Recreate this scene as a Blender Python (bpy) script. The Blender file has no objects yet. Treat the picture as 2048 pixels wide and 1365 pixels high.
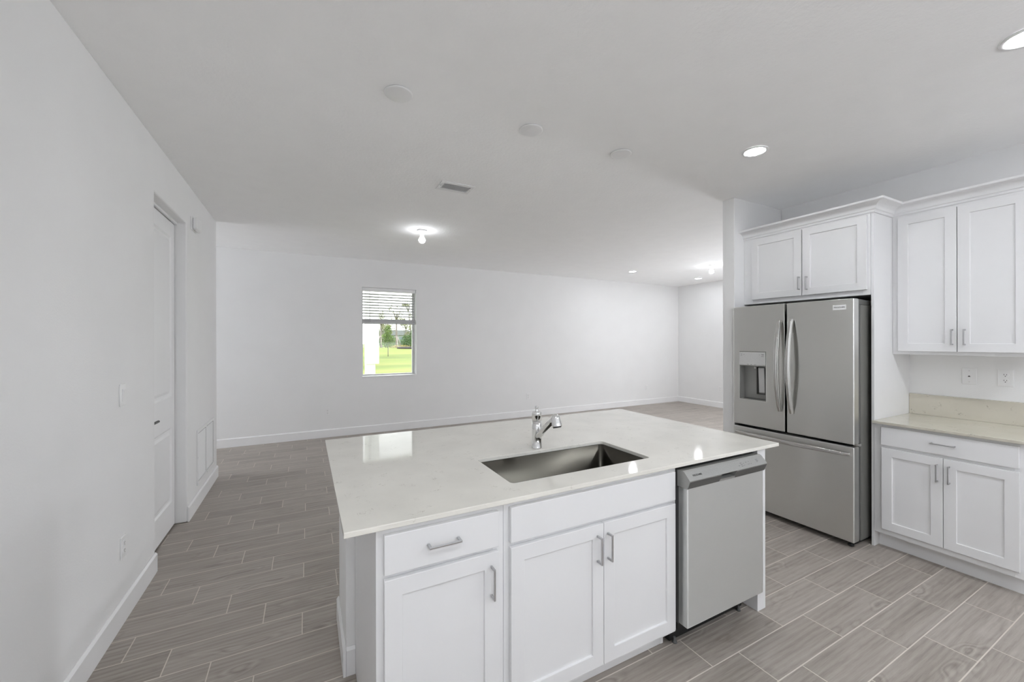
import bpy, bmesh, math, random
from mathutils import Vector, Matrix, Euler

S = bpy.context.scene
C = S.collection
PI = math.pi
random.seed(7)

# ------------------------------------------------------------------ camera
cam_d = bpy.data.cameras.new('camera')
cam_d.sensor_width = 36.0
cam_d.lens = 36.0 * 796.4 / 2048.0
cam_d.shift_y = -1.0 / 2048.0
cam_d.clip_start = 0.02
cam_d.clip_end = 400
cam = bpy.data.objects.new('camera', cam_d)
C.objects.link(cam)
cam.matrix_world = (Matrix.Translation((0, 0, 1.484)) @ Matrix.Rotation(-math.radians(27.4389), 4, 'Z')
                    @ Matrix.Rotation(PI / 2, 4, 'X') @ Matrix.Rotation(-0.0019, 4, 'Z'))
S.camera = cam

# ------------------------------------------------------------------ world, daylight, fill lights, exposure
SKY_STRENGTH = 4.0
CAN_EMIT = 128.0
BULB_EMIT = 30.0
w = bpy.data.worlds.new('sky')
S.world = w
w.use_nodes = True
nt = w.node_tree
bg = nt.nodes['Background']
tc = nt.nodes.new('ShaderNodeTexCoord')
sp = nt.nodes.new('ShaderNodeSeparateXYZ')
rmp = nt.nodes.new('ShaderNodeValToRGB')
rmp.color_ramp.elements[0].color = (1.0, 1.0, 1.0, 1)
rmp.color_ramp.elements[1].color = (0.93, 0.96, 1.0, 1)
nt.links.new(tc.outputs['Generated'], sp.inputs[0])
nt.links.new(sp.outputs['Z'], rmp.inputs[0])
nt.links.new(rmp.outputs[0], bg.inputs['Color'])
bg.inputs['Strength'].default_value = SKY_STRENGTH


def area(name, loc, rot, sx, sy, power, color=(0.95, 0.995, 1.06)):
    l = bpy.data.lights.new(name, 'AREA')
    l.shape = 'RECTANGLE'
    l.size, l.size_y = sx, sy
    l.energy = power
    l.color = color
    o = bpy.data.objects.new(name, l)
    o.location = loc
    o.rotation_euler = rot
    C.objects.link(o)
    return o


# daylight through the great room's hidden glass door; added fills at the rear, in the hall
# and below the ceiling behind the camera
area('fill_rear', (1.55, -2.86, 1.40), (math.radians(165), 0, 0), 3.7, 1.4, 66)  # added fill aimed up to brighten the ceiling; the wall has no window
area('daylight_great_room', (8.02, 3.05, 1.15), (PI / 2, 0, PI / 2), 0.9, 1.8, 52)
area('fill_hall', (-6.1, 6.05, 1.3), (math.radians(68), 0, -PI / 2), 1.2, 2.0, 115)  # added fill to light the back wall evenly; the hall end is closed
for x_, y_, e_ in ((2.757, -0.58, 13), (2.757, -1.70, 12), (0.35, -0.3, 11), (0.2, -1.8, 11)):
    area('ceiling_fill_behind', (x_, y_, 2.775), (0, 0, 0), 0.14, 0.14, e_)  # overhead fills added to brighten the kitchen, no fixtures built

S.view_settings.view_transform = 'Standard'
S.view_settings.look = 'None'
S.view_settings.gamma = 1
S.view_settings.use_curve_mapping = False
S.view_settings.exposure = 0.22
S.cycles.max_bounces = 12
S.cycles.diffuse_bounces = 10
S.cycles.glossy_bounces = 5
S.cycles.caustics_reflective = False
S.cycles.caustics_refractive = False


# ------------------------------------------------------------------ materials
def lin(r, g, b):
    f = lambda v: (v / 255) / 12.92 if v / 255 <= 0.04045 else ((v / 255 + 0.055) / 1.055) ** 2.4
    return (f(r), f(g), f(b))


def mat(name, col, rough=0.5, metal=0.0, nscale=30, namt=0.03, bump=0.0, bscale=None, stretch=(1, 1, 1), spec=0.5, coat=0.0):
    """a Principled surface whose colour and relief vary a little with noise"""
    m = bpy.data.materials.new(name)
    m.use_nodes = True
    n, l = m.node_tree.nodes, m.node_tree.links
    p = n['Principled BSDF']
    t = n.new('ShaderNodeTexCoord')
    mp = n.new('ShaderNodeMapping')
    mp.inputs['Scale'].default_value = stretch
    l.new(t.outputs['Object'], mp.inputs[0])
    no = n.new('ShaderNodeTexNoise')
    no.inputs['Scale'].default_value = nscale
    no.inputs['Detail'].default_value = 3
    l.new(mp.outputs[0], no.inputs['Vector'])
    r = n.new('ShaderNodeValToRGB')
    r.color_ramp.elements[0].position = 0.3
    r.color_ramp.elements[1].position = 0.7
    r.color_ramp.elements[0].color = (*[c * (1 - namt) for c in col], 1)
    r.color_ramp.elements[1].color = (*[min(1, c * (1 + namt)) for c in col], 1)
    l.new(no.outputs['Fac'], r.inputs[0])
    l.new(r.outputs[0], p.inputs['Base Color'])
    p.inputs['Roughness'].default_value = rough
    p.inputs['Metallic'].default_value = metal
    p.inputs['Specular IOR Level'].default_value = spec
    if coat:
        p.inputs['Coat Weight'].default_value = coat
    if bump:
        b2 = n.new('ShaderNodeTexNoise')
        b2.inputs['Scale'].default_value = bscale or nscale
        b2.inputs['Detail'].default_value = 3
        l.new(mp.outputs[0], b2.inputs['Vector'])
        b = n.new('ShaderNodeBump')
        b.inputs['Strength'].default_value = bump
        b.inputs['Distance'].default_value = 0.004
        l.new(b2.outputs['Fac'], b.inputs['Height'])
        l.new(b.outputs[0], p.inputs['Normal'])
    return m


def emit_mat(name, col, strength):
    m = bpy.data.materials.new(name)
    m.use_nodes = True
    n, l = m.node_tree.nodes, m.node_tree.links
    p = n['Principled BSDF']
    p.inputs['Base Color'].default_value = (0.9, 0.9, 0.9, 1)
    t = n.new('ShaderNodeTexCoord')
    no = n.new('ShaderNodeTexNoise')
    no.inputs['Scale'].default_value = 8
    l.new(t.outputs['Object'], no.inputs['Vector'])
    r = n.new('ShaderNodeValToRGB')
    r.color_ramp.elements[0].color = (*[c * 0.97 for c in col], 1)
    r.color_ramp.elements[1].color = (*col, 1)
    l.new(no.outputs['Fac'], r.inputs[0])
    l.new(r.outputs[0], p.inputs['Emission Color'])
    p.inputs['Emission Strength'].default_value = strength
    return m


def glass_mat(name):
    m = bpy.data.materials.new(name)
    m.use_nodes = True
    n, l = m.node_tree.nodes, m.node_tree.links
    n.remove(n['Principled BSDF'])
    out = n['Material Output']
    tr = n.new('ShaderNodeBsdfTransparent')
    tr.inputs[0].default_value = (0.96, 0.98, 0.97, 1)
    gl = n.new('ShaderNodeBsdfGlossy')
    gl.inputs['Roughness'].default_value = 0.02
    fr = n.new('ShaderNodeFresnel')
    fr.inputs[0].default_value = 1.35
    mx = n.new('ShaderNodeMixShader')
    l.new(fr.outputs[0], mx.inputs[0])
    l.new(tr.outputs[0], mx.inputs[1])
    l.new(gl.outputs[0], mx.inputs[2])
    l.new(mx.outputs[0], out.inputs['Surface'])
    return m


def floor_mat():
    """wood-look planks 7 x 22 inches, long side along X, each course shifted by a third, pale grout"""
    m = bpy.data.materials.new('wood_look_tile')
    m.use_nodes = True
    n, l = m.node_tree.nodes, m.node_tree.links
    p = n['Principled BSDF']
    L_, P_, SH = 0.5555, 0.182, 0.1835

    def math_(op, a, b=None, c=None):
        x = n.new('ShaderNodeMath')
        x.operation = op
        for i, v in enumerate((a, b, c)):
            if v is None:
                continue
            if isinstance(v, (int, float)):
                x.inputs[i].default_value = v
            else:
                l.new(v, x.inputs[i])
        return x.outputs[0]
    t = n.new('ShaderNodeTexCoord')
    s = n.new('ShaderNodeSeparateXYZ')
    l.new(t.outputs['Object'], s.inputs[0])
    X, Y = s.outputs['X'], s.outputs['Y']
    ry = math_('DIVIDE', math_('SUBTRACT', Y, 0.821), P_)
    row = math_('FLOOR', ry)
    fy = math_('SUBTRACT', ry, row)
    rx = math_('DIVIDE', math_('ADD', math_('SUBTRACT', X, 2.007), math_('MULTIPLY', row, SH)), L_)
    col = math_('FLOOR', rx)
    fx = math_('SUBTRACT', rx, col)
    ey = math_('MULTIPLY', math_('MINIMUM', fy, math_('SUBTRACT', 1.0, fy)), P_)
    ex = math_('MULTIPLY', math_('MINIMUM', fx, math_('SUBTRACT', 1.0, fx)), L_)
    e = math_('MINIMUM', ex, ey)
    g = n.new('ShaderNodeMapRange')
    g.inputs['From Min'].default_value = 0.0019
    g.inputs['From Max'].default_value = 0.0030
    l.new(e, g.inputs['Value'])
    tile = g.outputs[0]                      # 0 in the grout, 1 on the tile
    cb = n.new('ShaderNodeCombineXYZ')
    l.new(row, cb.inputs[0])
    l.new(col, cb.inputs[1])
    wn = n.new('ShaderNodeTexWhiteNoise')
    l.new(cb.outputs[0], wn.inputs['Vector'])
    rnd = wn.outputs['Value']
    # grain coordinates, shifted for each tile
    gc = n.new('ShaderNodeCombineXYZ')
    l.new(math_('ADD', math_('MULTIPLY', X, 1.3), math_('MULTIPLY', rnd, 37.0)), gc.inputs[0])
    l.new(math_('ADD', math_('MULTIPLY', Y, 13.0), math_('MULTIPLY', rnd, 91.0)), gc.inputs[1])
    n1 = n.new('ShaderNodeTexNoise')
    n1.inputs['Scale'].default_value = 1.6
    n1.inputs['Detail'].default_value = 5
    n1.inputs['Roughness'].default_value = 0.62
    n1.inputs['Distortion'].default_value = 0.9
    l.new(gc.outputs[0], n1.inputs['Vector'])
    wv = n.new('ShaderNodeTexWave')          # cathedral grain lines
    wv.wave_type = 'BANDS'
    wv.bands_direction = 'Y'
    wv.inputs['Scale'].default_value = 0.9
    wv.inputs['Distortion'].default_value = 7.0
    wv.inputs['Detail'].default_value = 3.0
    wv.inputs['Detail Scale'].default_value = 0.8
    l.new(gc.outputs[0], wv.inputs['Vector'])
    fc = n.new('ShaderNodeCombineXYZ')       # fine pores and streaks
    l.new(math_('ADD', math_('MULTIPLY', X, 4.0), math_('MULTIPLY', rnd, 53.0)), fc.inputs[0])
    l.new(math_('MULTIPLY', Y, 95.0), fc.inputs[1])
    n2 = n.new('ShaderNodeTexNoise')
    n2.inputs['Scale'].default_value = 1.5
    n2.inputs['Detail'].default_value = 4
    n2.inputs['Roughness'].default_value = 0.7
    l.new(fc.outputs[0], n2.inputs['Vector'])
    kc = n.new('ShaderNodeCombineXYZ')       # where a plank shows its cathedral figure
    l.new(math_('ADD', math_('MULTIPLY', X, 2.4), math_('MULTIPLY', rnd, 19.0)), kc.inputs[0])
    l.new(math_('ADD', math_('MULTIPLY', Y, 6.5), math_('MULTIPLY', rnd, 71.0)), kc.inputs[1])
    kn = n.new('ShaderNodeTexNoise')
    kn.inputs['Scale'].default_value = 1.0
    kn.inputs['Detail'].default_value = 2
    l.new(kc.outputs[0], kn.inputs['Vector'])
    rings = math_('PINGPONG', math_('MULTIPLY', kn.outputs['Fac'], 26.0), 1.0)
    km = n.new('ShaderNodeMapRange')
    km.inputs['From Min'].default_value = 0.56
    km.inputs['From Max'].default_value = 0.68
    l.new(kn.outputs['Fac'], km.inputs['Value'])
    fig = math_('MULTIPLY', math_('SUBTRACT', rings, 0.55), math_('MULTIPLY', km.outputs[0], 0.22))
    gr = math_('ADD', math_('MULTIPLY', n1.outputs['Fac'], 0.48), math_('MULTIPLY', n2.outputs['Fac'], 0.36))
    gr = math_('ADD', gr, math_('MULTIPLY', wv.outputs['Fac'], 0.08))
    gr = math_('ADD', math_('ADD', gr, fig), math_('MULTIPLY', math_('SUBTRACT', rnd, 0.5), 0.10))
    ramp = n.new('ShaderNodeValToRGB')
    els = ramp.color_ramp.elements
    els[0].position, els[0].color = 0.26, (*lin(128, 120, 112), 1)
    els[1].position, els[1].color = 0.70, (*lin(180, 173, 165), 1)
    el = els.new(0.46)
    el.color = (*lin(158, 150, 142), 1)
    l.new(gr, ramp.inputs[0])
    mix = n.new('ShaderNodeMix')
    mix.data_type = 'RGBA'
    mix.inputs['A'].default_value = (*lin(208, 200, 190), 1)
    l.new(tile, mix.inputs['Factor'])
    l.new(ramp.outputs[0], mix.inputs['B'])
    l.new(mix.outputs['Result'], p.inputs['Base Color'])
    rr = n.new('ShaderNodeMapRange')
    rr.inputs['To Min'].default_value = 0.8
    rr.inputs['To Max'].default_value = 0.42
    l.new(tile, rr.inputs['Value'])
    l.new(rr.outputs[0], p.inputs['Roughness'])
    b = n.new('ShaderNodeBump')
    b.inputs['Strength'].default_value = 0.35
    b.inputs['Distance'].default_value = 0.003
    l.new(math_('ADD', tile, math_('MULTIPLY', n1.outputs['Fac'], 0.25)), b.inputs['Height'])
    l.new(b.outputs[0], p.inputs['Normal'])
    return m


def quartz_mat(name, base, vein):
    m = bpy.data.materials.new(name)
    m.use_nodes = True
    n, l = m.node_tree.nodes, m.node_tree.links
    p = n['Principled BSDF']
    t = n.new('ShaderNodeTexCoord')
    a = n.new('ShaderNodeTexNoise')          # thin broken veins along a level line of this noise
    a.inputs['Scale'].default_value = 34
    a.inputs['Detail'].default_value = 4
    a.inputs['Distortion'].default_value = 1.2
    l.new(t.outputs['Object'], a.inputs['Vector'])
    sub = n.new('ShaderNodeMath'); sub.operation = 'SUBTRACT'; sub.inputs[1].default_value = 0.5
    l.new(a.outputs['Fac'], sub.inputs[0])
    ab = n.new('ShaderNodeMath'); ab.operation = 'ABSOLUTE'
    l.new(sub.outputs[0], ab.inputs[0])
    mr = n.new('ShaderNodeMapRange')
    mr.inputs['From Min'].default_value = 0.0
    mr.inputs['From Max'].default_value = 0.016
    mr.inputs['To Min'].default_value = 1.0
    mr.inputs['To Max'].default_value = 0.0
    l.new(ab.outputs[0], mr.inputs['Value'])
    k = n.new('ShaderNodeTexNoise')
    k.inputs['Scale'].default_value = 19
    k.inputs['Detail'].default_value = 6
    l.new(t.outputs['Object'], k.inputs['Vector'])
    kr = n.new('ShaderNodeMapRange')
    kr.inputs['From Min'].default_value = 0.58
    kr.inputs['From Max'].default_value = 0.66
    l.new(k.outputs['Fac'], kr.inputs['Value'])
    mu = n.new('ShaderNodeMath'); mu.operation = 'MULTIPLY'
    l.new(mr.outputs[0], mu.inputs[0]); l.new(kr.outputs[0], mu.inputs[1])
    f = n.new('ShaderNodeTexNoise')
    f.inputs['Scale'].default_value = 5
    f.inputs['Detail'].default_value = 8
    l.new(t.outputs['Object'], f.inputs['Vector'])
    r = n.new('ShaderNodeValToRGB')
    r.color_ramp.elements[0].position = 0.3
    r.color_ramp.elements[1].position = 0.7
    r.color_ramp.elements[0].color = (*[c * 0.95 for c in base], 1)
    r.color_ramp.elements[1].color = (*[c * 1.04 for c in base], 1)
    l.new(f.outputs['Fac'], r.inputs[0])
    mx = n.new('ShaderNodeMix'); mx.data_type = 'RGBA'
    l.new(mu.outputs[0], mx.inputs['Factor'])
    l.new(r.outputs[0], mx.inputs['A'])
    mx.inputs['B'].default_value = (*vein, 1)
    l.new(mx.outputs['Result'], p.inputs['Base Color'])
    p.inputs['Roughness'].default_value = 0.06
    p.inputs['IOR'].default_value = 1.65
    return m


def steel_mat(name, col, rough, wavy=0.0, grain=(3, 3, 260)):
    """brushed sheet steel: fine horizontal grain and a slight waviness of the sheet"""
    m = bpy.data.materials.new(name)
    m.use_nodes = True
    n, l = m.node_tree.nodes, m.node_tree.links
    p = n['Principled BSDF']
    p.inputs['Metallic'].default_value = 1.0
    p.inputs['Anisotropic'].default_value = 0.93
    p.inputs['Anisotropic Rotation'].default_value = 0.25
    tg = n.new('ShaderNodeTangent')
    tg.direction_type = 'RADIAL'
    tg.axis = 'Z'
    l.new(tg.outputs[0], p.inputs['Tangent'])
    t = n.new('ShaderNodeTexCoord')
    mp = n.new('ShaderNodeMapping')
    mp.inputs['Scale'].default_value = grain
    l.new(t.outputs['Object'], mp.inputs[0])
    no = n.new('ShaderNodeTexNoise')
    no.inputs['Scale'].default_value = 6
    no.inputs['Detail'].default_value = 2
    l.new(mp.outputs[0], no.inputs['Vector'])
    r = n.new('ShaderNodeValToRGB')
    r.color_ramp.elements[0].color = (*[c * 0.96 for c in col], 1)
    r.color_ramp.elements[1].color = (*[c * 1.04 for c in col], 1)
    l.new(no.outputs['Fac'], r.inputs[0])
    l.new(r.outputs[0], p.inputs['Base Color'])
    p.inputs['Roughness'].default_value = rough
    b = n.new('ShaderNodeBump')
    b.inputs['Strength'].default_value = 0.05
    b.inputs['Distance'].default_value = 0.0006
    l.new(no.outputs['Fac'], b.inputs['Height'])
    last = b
    if wavy:
        lw = n.new('ShaderNodeTexNoise')
        lw.inputs['Scale'].default_value = 3.2
        lw.inputs['Detail'].default_value = 1
        l.new(t.outputs['Object'], lw.inputs['Vector'])
        b2 = n.new('ShaderNodeBump')
        b2.inputs['Strength'].default_value = wavy
        b2.inputs['Distance'].default_value = 0.02
        l.new(lw.outputs['Fac'], b2.inputs['Height'])
        l.new(b.outputs[0], b2.inputs['Normal'])
        last = b2
    l.new(last.outputs[0], p.inputs['Normal'])
    return m


M = dict(
    wall=mat('wall_paint', (0.82, 0.82, 0.82), 0.75, nscale=3, namt=0.01, bump=0.12, bscale=120, spec=0.3),
    ceil=mat('ceiling_paint', (0.94, 0.94, 0.94), 0.9, nscale=6, namt=0.012, bump=0.35, bscale=55, spec=0.2),
    trim=mat('trim_paint', (0.84, 0.84, 0.845), 0.35, nscale=5, namt=0.01),
    door=mat('door_paint', (0.83, 0.83, 0.835), 0.4, nscale=4, namt=0.01, bump=0.03, bscale=60, stretch=(1, 1, 0.1)),
    cab=mat('cabinet_paint', (0.775, 0.775, 0.78), 0.38, nscale=5, namt=0.01),
    plast=mat('white_plastic', (0.82, 0.82, 0.82), 0.35, nscale=12, namt=0.01),
    slot=mat('dark_slot', (0.02, 0.02, 0.02), 0.6, nscale=20, namt=0.1),
    black=mat('black_plastic', (0.012, 0.012, 0.012), 0.5, nscale=20, namt=0.1),
    gasket=mat('grey_gasket', (0.10, 0.10, 0.098), 0.6, nscale=20, namt=0.06),
    body=mat('grey_enamel', (0.165, 0.163, 0.150), 0.42, nscale=90, namt=0.04, bump=0.05, bscale=300),
    console=mat('grey_console', (0.33, 0.33, 0.315), 0.38, metal=0.35, nscale=200, namt=0.04),
    consoled=mat('dark_grey_console', (0.11, 0.11, 0.105), 0.45, metal=0.3, nscale=200, namt=0.04),
    silver=mat('silver_plastic', (0.62, 0.62, 0.615), 0.35, metal=0.2, nscale=120, namt=0.03),
    print=mat('grey_print', (0.14, 0.14, 0.14), 0.6, nscale=20, namt=0.05),
    ink=mat('black_print', (0.015, 0.015, 0.015), 0.5, nscale=20, namt=0.05),
    steel=steel_mat('brushed_steel', (0.72, 0.72, 0.70), 0.30, 0.30),
    steel2=steel_mat('dishwasher_steel', (0.71, 0.715, 0.70), 0.45, 0.03),
    hsteel=steel_mat('handle_steel', (0.62, 0.615, 0.60), 0.24, 0.0),
    sink=steel_mat('shaded_sink_steel', (0.10, 0.094, 0.08), 0.30, 0.02),  # shade inside the basin is put into this dark steel colour
    chrome=mat('chrome', (0.78, 0.78, 0.78), 0.06, metal=1.0, nscale=40, namt=0.01),
    nickel=mat('satin_nickel', (0.56, 0.56, 0.57), 0.30, metal=1.0, nscale=80, namt=0.03),
    quartz=quartz_mat('island_quartz', (0.77, 0.752, 0.69), (0.42, 0.39, 0.34)),
    quartz2=quartz_mat('counter_quartz', (0.58, 0.55, 0.47), (0.17, 0.15, 0.115)),
    lens=emit_mat('lamp_lens', (0.97, 0.995, 1.04), CAN_EMIT),
    bulb=emit_mat('lamp_bulb', (0.97, 0.995, 1.04), BULB_EMIT),
    floor=floor_mat(),
    glass=glass_mat('window_glass'),
    blind=mat('backlit_blind_vinyl', (0.55, 0.55, 0.56), 0.5, nscale=10, namt=0.02),  # white vinyl; its backlit shade is put into the grey
    stucco=mat('white_stucco', (0.82, 0.82, 0.82), 0.9, nscale=60, namt=0.03, bump=0.3, bscale=150),
    roof=mat('grey_roof_tile', (0.17, 0.18, 0.19), 0.8, nscale=12, namt=0.2),
    hwall=mat('house_wall', (0.36, 0.40, 0.40), 0.8, nscale=4, namt=0.05),
    hglass=mat('house_glazing', (0.12, 0.17, 0.18), 0.15, nscale=2, namt=0.3),
    bark=mat('pale_bark', (0.24, 0.21, 0.20), 0.9, nscale=20, namt=0.2),
    stake=mat('timber_stake', (0.36, 0.30, 0.29), 0.9, nscale=20, namt=0.2),
    mulch=mat('dark_mulch', (0.045, 0.038, 0.04), 1.0, nscale=14, namt=0.4),
    leafa=mat('fresh_green_leaf', (0.10, 0.17, 0.016), 0.6, nscale=3, namt=0.45),
    leafb=mat('olive_leaf', (0.19, 0.20, 0.085), 0.6, nscale=3, namt=0.4),
    leafc=mat('deep_green_leaf', (0.055, 0.12, 0.025), 0.6, nscale=3, namt=0.45),
    flower=mat('tan_flower', (0.40, 0.31, 0.13), 0.7, nscale=6, namt=0.4),
)


def grass_mat():
    m = mat('lawn_grass', (0.2, 0.3, 0.05), 0.9)
    n, l = m.node_tree.nodes, m.node_tree.links
    p = n['Principled BSDF']
    t = n.new('ShaderNodeTexCoord')
    mp = n.new('ShaderNodeMapping')
    mp.inputs['Scale'].default_value = (0.05, 0.32, 1)
    l.new(t.outputs['Object'], mp.inputs[0])
    a = n.new('ShaderNodeTexNoise')
    a.inputs['Scale'].default_value = 1.0
    a.inputs['Detail'].default_value = 4
    l.new(mp.outputs[0], a.inputs['Vector'])
    r = n.new('ShaderNodeValToRGB')
    e = r.color_ramp.elements
    e[0].position, e[0].color = 0.36, (0.092, 0.128, 0.026, 1)
    e[1].position, e[1].color = 0.64, (0.20, 0.212, 0.046, 1)
    x = e.new(0.5)
    x.color = (0.15, 0.188, 0.031, 1)
    l.new(a.outputs['Fac'], r.inputs[0])
    l.new(r.outputs[0], p.inputs['Base Color'])
    return m


M['grass'] = grass_mat()


# ------------------------------------------------------------------ mesh helpers
class MB:
    def __init__(self):
        self.bm = bmesh.new()

    def box(self, x0, x1, y0, y1, z0, z1):
        v = [self.bm.verts.new(p) for p in ((x0, y0, z0), (x1, y0, z0), (x1, y1, z0), (x0, y1, z0),
                                             (x0, y0, z1), (x1, y0, z1), (x1, y1, z1), (x0, y1, z1))]
        for f in ((0, 3, 2, 1), (4, 5, 6, 7), (0, 1, 5, 4), (1, 2, 6, 5), (2, 3, 7, 6), (3, 0, 4, 7)):
            self.bm.faces.new([v[i] for i in f])
        return self

    def rings(self, rings, cap0=True, cap1=True, smooth=True, closed=True):
        """skin successive rings of points"""
        vs = [[self.bm.verts.new(p) for p in r] for r in rings]
        n = len(vs[0])
        for a, b in zip(vs, vs[1:]):
            for i in range(n if closed else n - 1):
                j = (i + 1) % n
                f = self.bm.faces.new((a[i], a[j], b[j], b[i]))
                f.smooth = smooth
        if cap0:
            self.bm.faces.new(list(reversed(vs[0])))
        if cap1:
            self.bm.faces.new(vs[-1])
        return self

    def lathe(self, prof, o=(0, 0, 0), axis=(0, 0, 1), n=32, cap0=True, cap1=True):
        """prof: (radius, distance along the axis)"""
        ax = Vector(axis).normalized()
        q = Vector((0, 0, 1)).rotation_difference(ax)
        rs = [[Vector(o) + q @ Vector((r * math.cos(2 * PI * i / n), r * math.sin(2 * PI * i / n), z)) for i in range(n)] for r, z in prof]
        return self.rings(rs, cap0, cap1)

    def cyl(self, a, b, r0, r1=None, n=20):
        a, b = Vector(a), Vector(b)
        return self.lathe([(r0, 0), (r1 if r1 is not None else r0, (b - a).length)], a, b - a, n)

    def prism(self, pts, axis, a, b):
        """pts: closed outline in the plane across the axis ('x': (y, z); 'y': (x, z); 'z': (x, y))"""
        mk = {'x': lambda p, t: (t, p[0], p[1]), 'y': lambda p, t: (p[0], t, p[1]), 'z': lambda p, t: (p[0], p[1], t)}[axis]
        return self.rings([[mk(p, a) for p in pts], [mk(p, b) for p in pts]], smooth=False)

    def tube(self, path, r, n=10):
        path = [Vector(p) for p in path]
        up = None
        rs = []
        for i, p in enumerate(path):
            d = (path[min(i + 1, len(path) - 1)] - path[max(i - 1, 0)]).normalized()
            if up is None:
                up = d.orthogonal().normalized()
            up = (up - d * up.dot(d)).normalized()
            s = d.cross(up)
            rr = r[i] if isinstance(r, (list, tuple)) else r
            rs.append([p + (up * math.cos(2 * PI * k / n) + s * math.sin(2 * PI * k / n)) * rr for k in range(n)])
        return self.rings(rs)

    def holed(self, outer, inner, axis, a, b):
        """a plate with one hole; outer and inner are outlines"""
        mk = {'y': lambda p, t: (p[0], t, p[1]), 'z': lambda p, t: (p[0], p[1], t)}[axis]
        bm = self.bm
        loops = []
        for t in (a, b):
            es = []
            vv = []
            for o in (outer, inner):
                vs = [bm.verts.new(mk(p, t)) for p in o]
                vv.append(vs)
                es += [bm.edges.new((vs[i], vs[(i + 1) % len(vs)])) for i in range(len(vs))]
            bmesh.ops.triangle_fill(bm, use_beauty=True, use_dissolve=False, edges=es)
            loops.append(vv)
        for k in (0, 1):
            A, B = loops[0][k], loops[1][k]
            for i in range(len(A)):
                j = (i + 1) % len(A)
                bm.faces.new((A[i], A[j], B[j], B[i]))
        return self

    def build(self, name, m, parent=None, bevel=0.0, seg=2, origin=None, fix=True):
        bm = self.bm
        if fix:
            bmesh.ops.recalc_face_normals(bm, faces=bm.faces[:])
        if origin is not None:
            bmesh.ops.translate(bm, vec=-Vector(origin), verts=bm.verts[:])
        me = bpy.data.meshes.new(name)
        bm.to_mesh(me)
        bm.free()
        me.materials.append(M[m] if isinstance(m, str) else m)
        o = bpy.data.objects.new(name, me)
        C.objects.link(o)
        if origin is not None:
            o.location = origin
        if parent is not None:
            o.parent = parent
        if bevel:
            b = o.modifiers.new('edge', 'BEVEL')
            b.width = bevel
            b.segments = seg
            b.limit_method = 'ANGLE'
            b.angle_limit = math.radians(40)
        return o


def tag(o, label=None, cat=None, group=None, kind=None):
    if label:
        o['label'] = label
    if cat:
        o['category'] = cat
    if group:
        o['group'] = group
    if kind:
        o['kind'] = kind
    return o


def thing(name, label, cat, loc=(0, 0, 0), rz=0.0, group=None):
    o = bpy.data.objects.new(name, None)
    o.empty_display_size = 0.05
    o.location = loc
    o.rotation_euler = (0, 0, rz)
    C.objects.link(o)
    return tag(o, label, cat, group)


def dup(root, loc, rz, label, group=None):
    r = root.copy()
    C.objects.link(r)
    r.location = loc
    r.rotation_euler = (0, 0, rz)
    r['label'] = label
    if group:
        r['group'] = group
    for ch in list(root.children):
        c = ch.copy()
        C.objects.link(c)
        c.parent = r
        for g in list(ch.children):
            d = g.copy()
            C.objects.link(d)
            d.parent = c
    return r


def struct(mb, name, m, bevel=0.0, parent=None, **k):
    return tag(mb.build(name, m, parent, bevel, **k), kind='structure')


def text_into(name, txt, size, m, parent, at, width=None):
    """printed letters as a thin mesh facing the parent's local -Y"""
    cu = bpy.data.curves.new(name, 'FONT')
    cu.body = txt
    cu.size = size
    cu.extrude = 0.0003
    cu.align_x = 'CENTER'
    cu.align_y = 'CENTER'
    tmp = bpy.data.objects.new(name, cu)
    C.objects.link(tmp)
    dg = bpy.context.evaluated_depsgraph_get()
    me = bpy.data.meshes.new_from_object(tmp.evaluated_get(dg))
    bpy.data.objects.remove(tmp)
    sx = 1.0
    if width:
        xs = [v.co.x for v in me.vertices]
        sx = width / (max(xs) - min(xs))
    me.transform(Matrix.Translation(at) @ Matrix.Rotation(PI / 2, 4, 'X') @ Matrix.Diagonal((sx, 1, 1, 1)))
    me.materials.clear()
    me.materials.append(M[m])
    o = bpy.data.objects.new(name, me)
    C.objects.link(o)
    o.parent = parent
    return o


def rrect(x0, x1, y0, y1, r, n=6):
    pts = []
    for cx_, cy_, a0 in ((x1 - r, y0 + r, -PI / 2), (x1 - r, y1 - r, 0), (x0 + r, y1 - r, PI / 2), (x0 + r, y0 + r, PI)):
        for k in range(n + 1):
            a = a0 + PI / 2 * k / n
            pts.append((cx_ + r * math.cos(a), cy_ + r * math.sin(a)))
    return pts


# ------------------------------------------------------------------ room shell
H = 2.79
XL, XR, XF = -0.86, 4.235, 8.07          # wall beside the door, kitchen wall, far wall of the great room
YB = 6.745                                # inner face of the back wall
YE = 5.345                                # end of the wall with the door
struct(MB().box(-6.4, 8.3, -3.1, 6.97, -0.12, 0.0), 'floor', 'floor')
struct(MB().box(-6.4, 8.3, -3.1, 6.97, H, H + 0.15), 'ceiling', 'ceil')
# wall with the door opening
DY0, DY1, DZ = 3.335, 4.12, 2.445
wl = MB().prism([(-3.0, 0), (DY0, 0), (DY0, DZ), (DY1, DZ), (DY1, 0), (YE, 0), (YE, H), (-3.0, H)], 'x', XL - 0.115, XL)
struct(wl, 'wall_left', 'wall', 0.010)
# closet and hall behind it
struct(MB().box(-6.3, XL - 0.115, YE - 0.115, YE, 0, H), 'wall_hall', 'wall')
struct(MB().box(-1.95, -1.85, 2.6, YE - 0.115, 0, H).box(-1.85, XL - 0.115, 2.6, 2.7, 0, H), 'wall_closet', 'wall')
struct(MB().box(-6.3, -6.2, YE, YB, 0, H), 'wall_hall_end', 'wall')
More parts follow.
